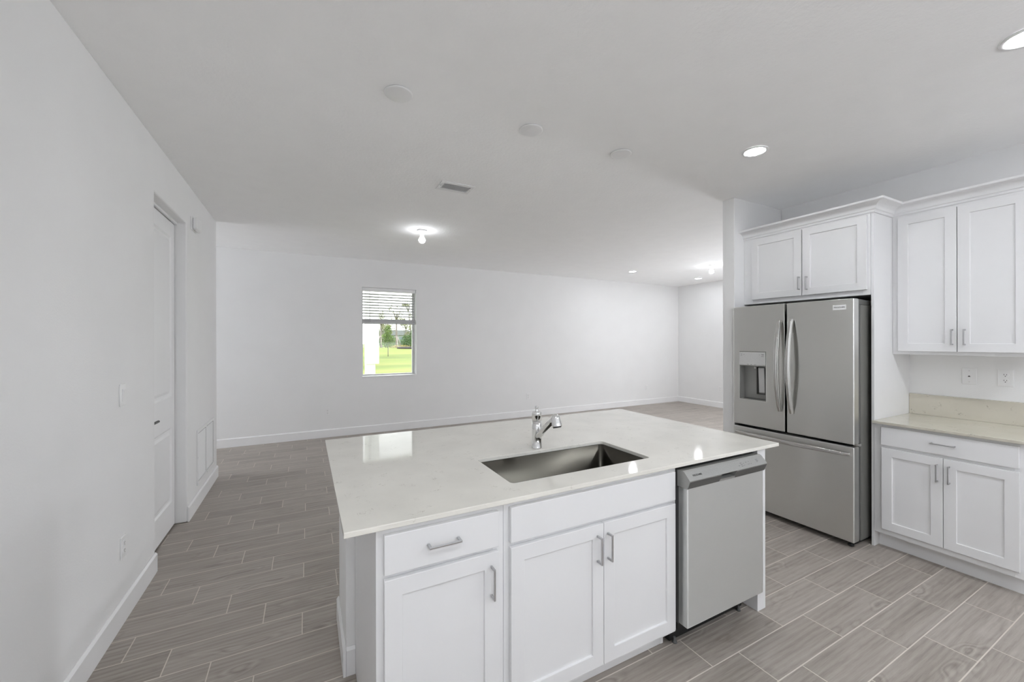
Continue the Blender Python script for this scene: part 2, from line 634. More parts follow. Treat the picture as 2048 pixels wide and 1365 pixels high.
# back wall with the window opening
WX0, WX1, WZ0, WZ1 = 0.807, 1.672, 0.897, 2.345
wb = MB().holed([(-6.3, 0), (8.2, 0), (8.2, H), (-6.3, H)], [(WX0, WZ0), (WX1, WZ0), (WX1, WZ1), (WX0, WZ1)], 'y', YB, YB + 0.215)
struct(wb, 'wall_back', 'wall', 0.003)
# far wall of the great room, with the glass door that the stub wall hides
wf = MB()
wf.box(XF, XF + 0.12, 2.41, 2.6, 0, H).box(XF, XF + 0.12, 3.5, YB, 0, H).box(XF, XF + 0.12, 2.6, 3.5, 2.3, H)
struct(wf, 'wall_right', 'wall', 0.003)
fd = MB()
for y0, y1 in ((2.6, 2.66), (3.44, 3.5)):
    fd.box(XF + 0.05, XF + 0.10, y0, y1, 0, 2.3)
fd.box(XF + 0.05, XF + 0.10, 2.66, 3.44, 0, 0.08).box(XF + 0.05, XF + 0.10, 2.66, 3.44, 2.22, 2.3)
struct(fd, 'door_2', 'trim', 0.003)
# kitchen wall, stub wall beside the refrigerator and its long run behind
struct(MB().box(XR, XR + 0.12, -3.0, 2.295, 0, H), 'wall_kitchen', 'wall')
struct(MB().box(3.485, XF + 0.12, 2.295, 2.41, 0, H), 'wall_stub', 'wall', 0.005)
# solid rear wall behind the camera
struct(MB().box(XL - 0.115, XR + 0.12, -3.0, -2.88, 0, H), 'wall_rear', 'wall')


def base_run(name, pts):
    """baseboards: boxes with a small sloped top; pts = list of (x0, x1, y0, y1) and the side the slope faces"""
    mb = MB()
    for (x0, x1, y0, y1, side) in pts:
        h, c = 0.125, 0.012
        if side == '+x':
            mb.prism([(x0, 0), (x1, 0), (x1, h - c), (x0 + 0.004, h), (x0, h)], 'y', y0, y1)
        elif side == '-x':
            mb.prism([(x1, 0), (x0, 0), (x0, h - c), (x1 - 0.004, h), (x1, h)], 'y', y0, y1)
        elif side == '-y':
            mb.prism([(y1, 0), (y0, 0), (y0, h - c), (y1 - 0.004, h), (y1, h)], 'x', x0, x1)
        else:
            mb.prism([(y0, 0), (y1, 0), (y1, h - c), (y0 + 0.004, h), (y0, h)], 'x', x0, x1)
    return struct(mb, name, 'trim', 0.0015)


base_run('baseboard_left', [(XL, XL + 0.013, -2.88, DY0 - 0.002, '+x')])
base_run('baseboard_left_end', [(XL, XL + 0.013, DY1 + 0.002, YE + 0.013, '+x'), (-6.2, XL, YE, YE + 0.013, '+y')])
base_run('baseboard_back', [(-6.2, XF, YB - 0.013, YB, '-y')])
base_run('baseboard_right', [(XF - 0.013, XF, 3.5, YB - 0.013, '-x')])

# ------------------------------------------------------------------ the panelled door
dr = thing('door_1', 'white two-panel door set deep in the plain opening of the wall', 'door', (0, 0, 0))
dr['kind'] = 'structure'
fr = MB()
fr.box(XL - 0.112, XL - 0.085, DY0 + 0.001, DY1 - 0.001, DZ - 0.006, DZ - 0.0005)
fr.box(XL - 0.0772, XL - 0.060, DY0 + 0.02, DY1 - 0.001, DZ - 0.018, DZ - 0.0005)
fr.build('door_frame', 'trim', dr, 0.001)


def panel_leaf(mb, x, y0, y1, z0, z1, panels, t=0.035):
    """a moulded leaf facing +X at x: each panel is a sloped groove around a raised field"""
    bm = mb.bm
    mk = lambda y, z, d: bm.verts.new((x - d, y, z))
    ys = sorted({y0, y1, *[p[0] for p in panels], *[p[1] for p in panels]})
    zs = sorted({z0, z1, *[p[2] for p in panels], *[p[3] for p in panels]})
    grid = {(y, z): mk(y, z, 0) for y in ys for z in zs}
    for i in range(len(ys) - 1):
        for j in range(len(zs) - 1):
            a, b, c, d = ys[i], ys[i + 1], zs[j], zs[j + 1]
            q = [grid[(a, c)], grid[(b, c)], grid[(b, d)], grid[(a, d)]]
            if (a, b, c, d) in panels:
                prev = q
                for ins, dep in ((0.014, 0.009), (0.030, 0.009), (0.052, 0.002)):
                    cur = [mk(a + ins, c + ins, dep), mk(b - ins, c + ins, dep), mk(b - ins, d - ins, dep), mk(a + ins, d - ins, dep)]
                    for k in range(4):
                        bm.faces.new((prev[k], prev[(k + 1) % 4], cur[(k + 1) % 4], cur[k]))
                    prev = cur
                bm.faces.new(prev)
            else:
                bm.faces.new(q)
    mb.box(x - t, x - 0.0105, y0, y1, z0, z1)
    for (ya, yb, za, zb) in ((y0, y0 + 0.002, z0, z1), (y1 - 0.002, y1, z0, z1), (y0, y1, z0, z0 + 0.002), (y0, y1, z1 - 0.002, z1)):
        mb.box(x - 0.0106, x - 0.00005, ya, yb, za, zb)


lf = MB()
LX = XL - 0.078
panel_leaf(lf, LX, DY0 + 0.004, DY1 - 0.011, 0.014, DZ - 0.022,
           [(DY0 + 0.105, DY1 - 0.087, 1.045, 2.31), (DY0 + 0.105, DY1 - 0.087, 0.215, 0.805)], 0.034)
leaf = lf.build('door_leaf', 'door', dr, fix=False)
hd = MB()
hd.lathe([(0.026, 0), (0.026, 0.008), (0.012, 0.012), (0.011, 0.05)], (LX, DY0 + 0.065, 0.94), (1, 0, 0), 24)
hd.tube([(LX + 0.05, DY0 + 0.06, 0.94), (LX + 0.053, DY0 + 0.075, 0.94), (LX + 0.053, DY0 + 0.17, 0.938)], 0.008)
tag(hd.build('door_handle', 'gasket', leaf), 'dark satin metal lever')

# ------------------------------------------------------------------ window, blind
wn = thing('window_1', 'small white framed window in the back wall looking onto a lawn', 'window')
wn['kind'] = 'structure'
f = MB()
Y0, Y1 = YB + 0.165, YB + 0.21
f.box(WX0 + 0.0005, WX0 + 0.03, Y0, Y1, WZ0 + 0.0005, WZ1 - 0.0005).box(WX1 - 0.03, WX1 - 0.0005, Y0, Y1, WZ0 + 0.0005, WZ1 - 0.0005)
f.box(WX0 + 0.03, WX1 - 0.03, Y0, Y1, WZ0 + 0.0005, WZ0 + 0.035).box(WX0 + 0.03, WX1 - 0.03, Y0, Y1, WZ1 - 0.035, WZ1 - 0.0005)
f.build('window_frame', 'trim', wn, 0.002)
MB().box(WX0 + 0.028, WX1 - 0.028, Y0 + 0.02, Y0 + 0.024, WZ0 + 0.033, WZ1 - 0.033).build('window_pane', 'glass', wn)
MB().box(WX0 + 0.001, WX1 - 0.001, YB - 0.012, Y0 - 0.001, WZ0 + 0.0005, WZ0 + 0.016).build('window_sill', 'trim', wn, 0.003)

bl = thing('window_blind', 'white slatted blind raised halfway in the small window of the back wall', 'blind', (1.24, YB + 0.06, 1.76))
ox, oy, oz = bl.location
MB().box(-0.428, 0.428, -0.03, 0.03, 2.288 - oz, WZ1 - oz - 0.001).build('headrail', 'plast', bl, 0.003)
for k in range(9):
    zc = 2.243 - 0.0447 * k - oz
    sl = MB()
    rows = []
    for i in range(7):
        y = -0.025 + 0.05 * i / 6
        rows.append((y, 0.004 * (1 - (y / 0.025) ** 2) - y * 0.20))
    sl.rings([[(x, y, zc + dz + 0.0025) for y, dz in rows] + [(x, y, zc + dz - 0.0025) for y, dz in reversed(rows)] for x in (-0.42, 0.41)], smooth=False)
    sl.build('slat', 'blind', bl)
MB().box(-0.425, 0.424, -0.028, 0.028, 0.0, 0.020).build('bottom_rail', 'blind', bl, 0.004)
st = MB()
for k in range(11):
    st.box(-0.424, 0.42, -0.026, 0.026, 0.0225 + 0.005 * k, 0.0225 + 0.005 * k + 0.0042)
tag(st.build('stacked_slats', 'blind', bl), 'slats gathered in a tight pack', kind='stuff')
MB().cyl((-0.316, -0.034, 0.02), (-0.316, -0.034, 0.53), 0.004, n=8).build('tilt_wand', 'blind', bl)
for x in (-0.30, 0.385):
    MB().cyl((x, -0.027, 0.02), (x, -0.027, 0.53), 0.0016, n=6).build('ladder_cord', 'blind', bl)


# ------------------------------------------------------------------ wall plates, vents, chime
def wall_pt(o, face):
    return {'+x': 0, '-y': -PI / 2, '-x': PI}[face]


def outlet(loc, rz, label, group=None):
    """local +X points out of the wall"""
    t = thing('wall_outlet', label, 'outlet', loc, rz, group)
    MB().box(0.0003, 0.006, -0.036, 0.036, -0.058, 0.058).build('cover_plate', 'plast', t, 0.0025)
    for z in (0.0195, -0.0195):
        r = MB()
        pts = [(0.0165 * math.cos(a), max(-0.0135, min(0.0135, 0.0175 * math.sin(a))) + z) for a in [2 * PI * i / 28 for i in range(28)]]
        r.prism(pts, 'x', 0.0058, 0.0082)
        rc = r.build('receptacle', 'plast', t)
        s = MB()
        s.box(0.008, 0.0086, -0.0072, -0.0050, z - 0.001, z + 0.0075).box(0.008, 0.0086, 0.0050, 0.0072, z - 0.0005, z + 0.0065)
        s.lathe([(0.0027, 0), (0.0027, 0.0006)], (0.008, 0, z - 0.0075), (1, 0, 0), 12)
        s.build('slots', 'slot', rc)
    return t


FX, BY, RX_ = 0.0, -PI / 2, PI
outlet((XL, 2.823, 0.395), FX, 'white wall outlet low on the near plain wall between baseboard and switch')
outlet((0.302, YB, 0.393), BY, 'small white outlet low on the back wall below and before the window', 'low outlets along the back wall')
outlet((3.851, YB, 0.397), BY, 'small white outlet low on the back wall straight behind the kitchen faucet', 'low outlets along the back wall')
outlet((7.007, YB, 0.385), BY, 'small white outlet low on the back wall near the far room corner', 'low outlets along the back wall')
outlet((XF, 5.64, 0.408), RX_, 'white outlet low on the far side wall beside the refrigerator stub wall')
outlet((XR, 0.858, 1.222), RX_, 'white duplex outlet above the side counter with two black-slotted sockets')

t = thing('phone_jack_plate', 'white wall plate with one small dark jack above the side counter', 'wall plate', (XR, 1.025, 1.221), RX_)
MB().box(0.0003, 0.006, -0.036, 0.036, -0.058, 0.058).build('cover_plate', 'plast', t, 0.0025)
MB().prism([(-0.007, -0.004), (0.007, -0.004), (0.004, 0.002), (0.0, 0.005), (-0.004, 0.002)], 'x', 0.0058, 0.0068).build('jack', 'slot', t)
for z in (0.040, -0.040):
    MB().lathe([(0.0035, 0), (0.003, 0.0012)], (0.0058, 0, z), (1, 0, 0), 12).build('screw', 'silver', t)

t = thing('light_switch', 'white rocker light switch on the plain wall before the door', 'switch', (XL, 2.815, 1.200), FX)
MB().box(0.0003, 0.006, -0.036, 0.036, -0.058, 0.058).build('cover_plate', 'plast', t, 0.0025)
MB().prism([(0.0055, -0.033), (0.0075, -0.033), (0.0115, 0.031), (0.0055, 0.033)], 'y', -0.0165, 0.0165).build('rocker', 'plast', t, 0.001)

t = thing('door_chime', 'small white plastic door chime box high on the wall past the door', 'door chime', (XL, 4.32, 2.487), FX)
MB().prism([(-0.075, -0.052), (0.075, -0.052), (0.075, 0.052), (-0.075, 0.052)], 'x', 0.012, 0.05).build('housing', 'plast', t, 0.012, 3)
MB().box(0.0003, 0.012, -0.078, 0.078, -0.056, 0.056).build('back_plate', 'plast', t, 0.003)

t = thing('return_air_grille', 'white louvred return air grille low on the wall past the door', 'vent', (XL, 4.80, 0.195), FX)
mb = MB()
GW, GH = 0.36, 0.49
for (a, b, c, d) in ((-GW, GW, 0, 0.03), (-GW, GW, GH - 0.03, GH), (-GW, -GW + 0.03, 0.03, GH - 0.03), (GW - 0.03, GW, 0.03, GH - 0.03), (-0.012, 0.012, 0.03, GH - 0.03)):
    mb.box(0.0004, 0.008, a, b, c, d)
mb.build('frame', 'plast', t, 0.002)
MB().box(0.0002, 0.0006, -GW + 0.03, GW - 0.03, 0.03, GH - 0.03).build('dark_backing', 'slot', t)
for (a, b) in ((-GW + 0.036, -0.022), (0.022, GW - 0.046)):
    mb = MB()
    n_ = 26
    for i in range(n_):
        z = 0.036 + (GH - 0.072) * (i + 0.5) / n_
        mb.prism([(0.0008, z + 0.005), (0.0014, z + 0.0062), (0.0078, z - 0.0062), (0.0070, z - 0.0072)], 'y', a, b)
    mb.build('louvre_bank', 'plast', t)
for (y, z) in ((0.02, GH - 0.015), (0.02, 0.015), (-GW + 0.015, GH / 2), (GW - 0.015, GH / 2)):
    MB().lathe([(0.004, 0), (0.003, 0.0012)], (0.008, y, z), (1, 0, 0), 10).build('screw', 'nickel', t)

# ------------------------------------------------------------------ ceiling fittings
g_ = 'blank ceiling covers over the island'
cv = thing('ceiling_cover_plate', 'blank white round ceiling cover nearest the camera, over the island sink end by the door wall', 'ceiling cover', (0.438, 2.133, H), 0, g_)
MB().lathe([(0.050, -0.0005), (0.050, -0.006), (0.072, -0.006), (0.072, -0.009), (0.066, -0.012), (0.03, -0.0135), (0.001, -0.014)], (0, 0, 0), (0, 0, 1), 40).build('disc', 'plast', cv)
cv['label'] = 'largest blank white round cover on the ceiling, nearest the wall with the door'
dup(cv, (1.240, 2.127, H), 0, 'blank white round ceiling cover in the middle of three, above the faucet')
dup(cv, (1.956, 2.113, H), 0, 'faintest blank white round ceiling cover, nearest the lit downlight')

g_ = 'lit recessed ceiling downlights'
cl = thing('recessed_light', 'lit round downlight in front of the refrigerator', 'downlight', (2.755, 1.665, H), 0, g_)
MB().lathe([(0.0605, -0.004), (0.063, -0.0015), (0.076, -0.0005), (0.082, -0.003), (0.080, -0.008), (0.066, -0.009), (0.0605, -0.004)], n=48, cap0=False, cap1=False).build('trim_ring', 'plast', cl)
MB().lathe([(0.0598, -0.0040), (0.0590, -0.0062), (0.001, -0.0070)], n=40).build('lens', 'lens', cl)
cl['label'] = 'lit round downlight between the covers and the cabinets over the refrigerator'
dup(cl, (2.757, 0.497, H), 0, 'largest lit round downlight, cut off by the picture edge above the tall cabinets')
dup(cl, (5.50, 5.633, H), 0, 'small far lit downlight near the top of the long back wall')
dup(cl, (7.36, 5.645, H), 0, 'small far lit downlight below a bare bulb near the far room corner')

g_ = 'bare bulb ceiling lampholders'
bb = thing('bare_bulb_light', 'bare glowing bulb in a white lampholder above the back wall window', 'ceiling light', (1.228, 4.669, H), 0, g_)
MB().lathe([(0.062, -0.0005), (0.061, -0.012), (0.050, -0.020), (0.030, -0.030), (0.026, -0.048), (0.024, -0.060), (0.001, -0.061)], n=36).build('lampholder', 'plast', bb)
MB().lathe([(0.0135, -0.0615), (0.018, -0.072), (0.030, -0.090), (0.038, -0.108), (0.039, -0.120), (0.034, -0.135), (0.022, -0.147), (0.001, -0.152)], n=32).build('bulb', 'bulb', bb)
dup(bb, (6.27, 4.545, H), 0, 'bare glowing bulb beside the stub wall end, far from the camera')

t = thing('ceiling_air_vent', 'white rectangular louvred air vent in the ceiling', 'vent', (1.134, 3.226, H))
mb = MB()
for (a, b, c, d) in ((-0.145, 0.145, -0.096, -0.056), (-0.145, 0.145, 0.060, 0.096), (-0.145, -0.112, -0.056, 0.060), (0.118, 0.145, -0.056, 0.060)):
    mb.box(a, b, c, d, -0.008, -0.0005)
mb.build('frame', 'plast', t, 0.002)
MB().box(-0.112, 0.118, -0.056, 0.060, -0.0012, -0.0004).build('grey_backing', 'plast', t)
mb = MB()
for k in range(6):
    y = -0.050 + 0.0205 * k
    mb.prism([(y + 0.0185, -0.0042), (y + 0.0195, -0.0036), (y + 0.001, -0.0095), (y, -0.0102)], 'x', -0.110, 0.117)
mb.build('louvres', 'plast', t)
for x in (-0.129, 0.131):
    MB().lathe([(0.004, -0.008), (0.003, -0.0095)], (x, 0, 0), n=10).build('screw', 'nickel', t)


# ------------------------------------------------------------------ cabinets (local: x along the front, -y outwards, z up)
def shaker(u0, u1, z0, z1, t=0.019, rail=0.057, rec=0.008):
    mb = MB()
    bm = mb.bm
    yf, yb = -t - 0.001, -0.001
    V = lambda u, y, z: bm.verts.new((u, y, z))
    o = [V(u0, yf, z0), V(u1, yf, z0), V(u1, yf, z1), V(u0, yf, z1)]
    i_ = [V(u0 + rail, yf, z0 + rail), V(u1 - rail, yf, z0 + rail), V(u1 - rail, yf, z1 - rail), V(u0 + rail, yf, z1 - rail)]
    p = [V(u0 + rail, yf + rec, z0 + rail), V(u1 - rail, yf + rec, z0 + rail), V(u1 - rail, yf + rec, z1 - rail), V(u0 + rail, yf + rec, z1 - rail)]
    b = [V(u0, yb, z0), V(u1, yb, z0), V(u1, yb, z1), V(u0, yb, z1)]
    for k in range(4):
        j = (k + 1) % 4
        bm.faces.new((o[k], o[j], i_[j], i_[k]))
        bm.faces.new((i_[k], i_[j], p[j], p[k]))
        bm.faces.new((o[j], o[k], b[k], b[j]))
    bm.faces.new(p)
    bm.faces.new(list(reversed(b)))
    return mb


def pull(parent, u, z, vertical=True, L=0.112, y=-0.020, m='nickel'):
    mb = MB()
    h = L / 2
    s = 0.0034
    out = y - 0.030
    if vertical:
        mb.box(u - s, u + s, out - 0.002, out + 0.005, z - h, z + h)
        mb.box(u - s, u + s, out + 0.005, y - 0.0001, z - h, z - h + 0.009).box(u - s, u + s, out + 0.005, y - 0.0001, z + h - 0.009, z + h)
    else:
        mb.box(u - h, u + h, out - 0.002, out + 0.005, z - s, z + s)
        mb.box(u - h, u - h + 0.009, out + 0.005, y - 0.0001, z - s, z + s).box(u + h - 0.009, u + h, out + 0.005, y - 0.0001, z - s, z + s)
    return mb.build('handle', m, parent, 0.0012)


def carcass(root, w_, d_, z0, z1, toe=False, rails=(), lstile=0.045, rstile=0.045, toprail=0.04, botrail=0.035, topboard=True):
    mb = MB()
    t = 0.016
    zb = 0.0 if toe else z0
    for u in (0, w_ - t):
        if toe:
            mb.prism([(0.02, z0), (0.075, z0), (0.075, 0.0), (d_, 0.0), (d_, z1), (0.02, z1)], 'x', u, u + t)
        else:
            mb.box(u, u + t, 0.02, d_, zb, z1)
    mb.box(t, w_ - t, 0.02, d_ - 0.012, z0, z0 + t)
    mb.box(t, w_ - t, d_ - 0.012, d_, z0, z1)
    if topboard:
        mb.box(t, w_ - t, 0.02, d_ - 0.012, z1 - t, z1)
    mb.build('carcass', 'cab', root)
    ff = MB()
    ff.box(0, lstile, 0, 0.02, z0, z1).box(w_ - rstile, w_, 0, 0.02, z0, z1)
    ff.box(lstile, w_ - rstile, 0, 0.02, z0, z0 + botrail).box(lstile, w_ - rstile, 0, 0.02, z1 - toprail, z1)
    for (a, b) in rails:
        ff.box(lstile, w_ - rstile, 0, 0.02, a, b)
    ff.build('face_frame', 'cab', root, 0.001)
    if toe:
        MB().box(t, w_ - t, 0.077, 0.092, 0.0, z0 - 0.001).build('toe_kick', 'cab', root)


# ---- island
IY = 1.318
IZ = 0.890
ct = 0.908
a = thing('base_cabinet', 'narrow white island base cabinet with one drawer and one door', 'base cabinet', (0.197, IY, 0))
carcass(a, 0.449, 0.585, 0.105, IZ - 0.0005, True, [(0.715, 0.755)])
d = MB()
d.box(0.023, 0.423, -0.020, -0.001, 0.740, 0.867)
dw = d.build('drawer_front', 'cab', a, 0.002)
pull(dw, 0.216, 0.808, False)
do = shaker(0.023, 0.423, 0.130, 0.724).build('door', 'cab', a, 0.0018)
pull(do, 0.392, 0.624)

b = thing('base_cabinet', 'wide white island sink cabinet with two doors under a false drawer front', 'base cabinet', (0.647, IY, 0))
carcass(b, 0.907, 0.585, 0.105, IZ - 0.0005, True, [(0.715, 0.755)], topboard=False)
MB().box(0.022, 0.886, -0.020, -0.001, 0.738, 0.869).build('false_drawer_front', 'cab', b, 0.002)
d1 = shaker(0.022, 0.4555, 0.130, 0.721).build('door', 'cab', b, 0.0018)
pull(d1, 0.423, 0.623)
d2 = shaker(0.4585, 0.886, 0.130, 0.721).build('door', 'cab', b, 0.0018)
pull(d2, 0.478, 0.623)

ep = MB().box(2.190, 2.262, 1.313, 1.9055, 0.0, IZ - 0.0005).build('cabinet_end_panel', 'cab', None, 0.0015, origin=(2.226, 1.61, 0))
tag(ep, 'narrow white end panel closing the island beside the dishwasher', 'end panel')

struct(MB().box(0.158, 2.262, 1.908, 2.296, 0, IZ - 0.0005), 'wall_island', 'wall', 0.003)
base_run('baseboard_island', [(0.145, 0.158, 1.895, 2.309, '-x'), (0.1585, 0.1965, 1.895, 1.908, '-y'), (0.1585, 2.262, 2.296, 2.309, '+y')])

# ---- worktop with the sink cut-out
SX0, SX1, SY0, SY1 = 0.737, 1.505, 1.422, 1.790
top = MB()
top.holed([(0.101, 1.289), (2.351, 1.289), (2.351, 2.554), (0.101, 2.554)], rrect(SX0, SX1, SY0, SY1, 0.022), 'z', IZ, ct)
o = top.build('island_countertop', 'quartz', None, 0.0022, origin=(1.226, 1.92, IZ))
tag(o, 'large cream speckled stone top of the kitchen island with a sink cut-out', 'countertop')

sk = thing('kitchen_sink', 'shaded stainless steel undermount sink sunk into the island top', 'sink', (1.121, 1.606, 0.665))
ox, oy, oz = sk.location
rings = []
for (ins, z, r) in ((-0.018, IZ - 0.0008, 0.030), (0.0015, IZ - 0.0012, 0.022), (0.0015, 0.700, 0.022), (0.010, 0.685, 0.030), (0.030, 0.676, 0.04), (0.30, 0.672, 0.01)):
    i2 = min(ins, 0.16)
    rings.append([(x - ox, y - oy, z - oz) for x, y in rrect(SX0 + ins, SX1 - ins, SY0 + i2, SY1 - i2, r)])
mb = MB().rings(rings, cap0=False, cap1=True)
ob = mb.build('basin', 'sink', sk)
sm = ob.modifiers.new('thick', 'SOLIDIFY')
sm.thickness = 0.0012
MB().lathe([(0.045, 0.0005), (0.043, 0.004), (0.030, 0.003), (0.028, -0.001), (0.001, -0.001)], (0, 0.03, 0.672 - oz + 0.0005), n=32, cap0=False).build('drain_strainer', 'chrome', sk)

fa = thing('kitchen_faucet', 'chrome pull-out faucet with a slanted spout standing behind the sink', 'faucet', (1.103, 1.838, ct))
MB().lathe([(0.0285, 0.0004), (0.0285, 0.003), (0.0275, 0.006), (0.0262, 0.06), (0.0255, 0.10), (0.0252, 0.1445)], n=36).build('body', 'chrome', fa)
hb = MB().lathe([(0.0252, 0.1465), (0.0252, 0.189), (0.0240, 0.1925), (0.001, 0.1935)], n=36).build('handle_cap', 'chrome', fa)
MB().lathe([(0.012, 0.1932), (0.0085, 0.199), (0.0083, 0.210), (0.0100, 0.221), (0.0095, 0.2235), (0.001, 0.224)], n=24).build('lever', 'chrome', hb)
sp_ = MB()
sp_.tube([(0, 0.0, 0.048), (0, -0.03, 0.078), (0, -0.075, 0.113), (0, -0.140, 0.160), (0, -0.170, 0.181)], [0.018, 0.0182, 0.0172, 0.0160, 0.0158], 24)
sp_.build('spout', 'chrome', fa)
hd = MB()
ax = Vector((0, -0.30, -0.95)).normalized()
hd.lathe([(0.001, -0.003), (0.012, 0.0), (0.019, 0.007), (0.0215, 0.016), (0.0225, 0.032), (0.0245, 0.048), (0.0255, 0.060), (0.0245, 0.063)], (0, -0.176, 0.208), ax, 32)
sh = hd.build('spray_head', 'chrome', fa)
MB().lathe([(0.021, 0.0632), (0.020, 0.067), (0.001, 0.068)], (0, -0.176, 0.208), ax, 24).build('nozzle', 'gasket', sh)

# ---- dishwasher
t = thing('dishwasher', 'grey steel dishwasher built into the island end, with a slanted control console', 'dishwasher', (1.556, 1.255, 0))
MB().box(0.016, 0.622, 0.068, 0.63, 0.105, 0.868).build('tub', 'black', t)
MB().box(0.03, 0.60, 0.128, 0.20, 0.004, 0.104).build('kick_plate', 'black', t)
dp = MB()
dp.box(0.003, 0.589, 0.0, 0.052, 0.150, 0.798)
dp.build('door', 'steel2', t, 0.006, 3)
MB().box(0.006, 0.586, 0.053, 0.067, 0.145, 0.872).build('door_liner', 'gasket', t)


def con_prof(cut=False):
    p = [(0.052, 0.7985), (0.052, 0.872), (0.022, 0.876), (0.012, 0.871), (-0.018, 0.8385)]
    if cut:
        p += [(-0.0165, 0.8355), (0.018, 0.8345), (0.020, 0.812), (-0.0072, 0.809)]
    else:
        p += [(-0.0172, 0.8340), (-0.0150, 0.8285), (-0.0100, 0.8160), (-0.0060, 0.8060)]
    return p + [(-0.003, 0.7985)]


con = MB().rings([[(x, y, z) for y, z in con_prof(c_)] for x, c_ in ((-0.001, False), (0.2259, False), (0.2262, True), (0.3418, True), (0.3421, False), (0.593, False))], smooth=False)
co = con.build('control_console', 'console', t)
lo = MB()
pts = [(-0.0185, 0.8336), (-0.0040, 0.7984), (-0.0032, 0.7984), (-0.0172, 0.8336)]
lo.prism(pts, 'x', 0.002, 0.224).prism(pts, 'x', 0.344, 0.590)
lo.build('console_underside', 'consoled', t)
MB().box(0.228, 0.340, 0.0172, 0.0179, 0.8125, 0.8335).build('pocket_shade', 'black', co)  # black sheet standing in for the pocket's own shadow
for x in (0.13, 0.50):
    MB().box(x, x + 0.018, 0.060, 0.085, 0.8725, 0.8745).build('mounting_tab', 'hsteel', t)


def on_console(o):
    """lay flat lettering onto the slanted face of the console"""
    ang = math.atan2(0.030, 0.0325)
    me = o.data
    me.transform(Matrix.Translation((0, -0.0032, 0.8552)) @ Matrix.Rotation(-ang, 4, 'X'))


o = text_into('lettering', 'FRIGIDAIRE', 0.0125, 'ink', co, (0, 0, 0), 0.062)
on_console(o)
for v in o.data.vertices:
    v.co.x += 0.068
for (x, z, w_) in ((0.372, -0.004, 0.010), (0.392, 0.007, 0.014), (0.392, -0.001, 0.014), (0.392, -0.009, 0.014), (0.414, 0.003, 0.006), (0.414, -0.007, 0.006),
                   (0.436, 0.006, 0.008), (0.458, 0.006, 0.006), (0.446, -0.006, 0.006), (0.458, -0.006, 0.005), (0.472, -0.006, 0.005), (0.520, 0.008, 0.018), (0.520, 0.002, 0.018), (0.520, -0.004, 0.012)):
    on_console(MB().box(x, x + w_, -0.0003, 0.0, z - 0.0012, z + 0.0012).build('button_print', 'print', co))
for x in (0.05, 0.55):
    MB().lathe([(0.012, 0.0), (0.012, 0.006), (0.006, 0.008), (0.006, 0.028)], (x, 0.113, 0.0005), n=16).build('foot', 'gasket', t)

# ------------------------------------------------------------------ kitchen wall run (front faces -X)
RZ = -PI / 2
fp = MB().box(3.635, 4.2345, 1.3425, 1.3595, 0, 2.402).build('refrigerator_side_panel', 'cab', None, 0.001, origin=(3.93, 1.351, 0))
tag(fp, 'tall white side panel between the refrigerator and the side counter', 'side panel')

r = thing('base_cabinet', 'white base cabinet with one drawer and two doors beside the refrigerator', 'base cabinet', (3.63, 1.3415, 0), RZ)
carcass(r, 0.684, 0.60, 0.112, IZ - 0.0005, True, [(0.715, 0.755)])
dw = MB().box(0.044, 0.658, -0.020, -0.001, 0.744, 0.871).build('drawer_front', 'cab', r, 0.002)
pull(dw, 0.353, 0.813, False)
d1 = shaker(0.046, 0.3515, 0.152, 0.724).build('door', 'cab', r, 0.0018)
pull(d1, 0.328, 0.627)
d2 = shaker(0.3545, 0.660, 0.152, 0.724).build('door', 'cab', r, 0.0018)
pull(d2, 0.382, 0.627)

o = MB().box(3.595, XR - 0.0005, 0.645, 1.3415, IZ, ct).build('side_countertop', 'quartz2', None, 0.002, origin=(3.92, 1.0, IZ))
tag(o, 'beige stone countertop on the base cabinet beside the refrigerator', 'countertop')
o = MB().box(4.2148, XR - 0.0005, 0.645, 1.3415, ct + 0.0003, 1.064).build('stone_backsplash', 'quartz2', None, 0.0015, origin=(4.22, 1.0, ct))
tag(o, 'low beige flecked stone backsplash standing along the wall on the side counter', 'backsplash')

u = thing('wall_cabinet', 'tall white two-door wall cabinet hanging above the side counter', 'wall cabinet', (3.93, 1.3415, 0), RZ)
carcass(u, 0.684, 0.3045, 1.377, 2.4025, False)
d1 = shaker(0.035, 0.3365, 1.401, 2.386).build('door', 'cab', u, 0.0018)
pull(d1, 0.318, 1.501, L=0.108)
d2 = shaker(0.3405, 0.645, 1.401, 2.386).build('door', 'cab', u, 0.0018)
pull(d2, 0.3755, 1.501, L=0.108)

v = thing('wall_cabinet', 'short white two-door cabinet above the refrigerator', 'wall cabinet', (3.63, 2.294, 0), RZ)
carcass(v, 0.933, 0.604, 1.812, 2.4025, False, botrail=0.045, lstile=0.085)
d1 = shaker(0.080, 0.489, 1.850, 2.391).build('door', 'cab', v, 0.0018)
pull(d1, 0.476, 1.950, L=0.108)
d2 = shaker(0.496, 0.917, 1.850, 2.391).build('door', 'cab', v, 0.0018)
pull(d2, 0.532, 1.945, L=0.108)

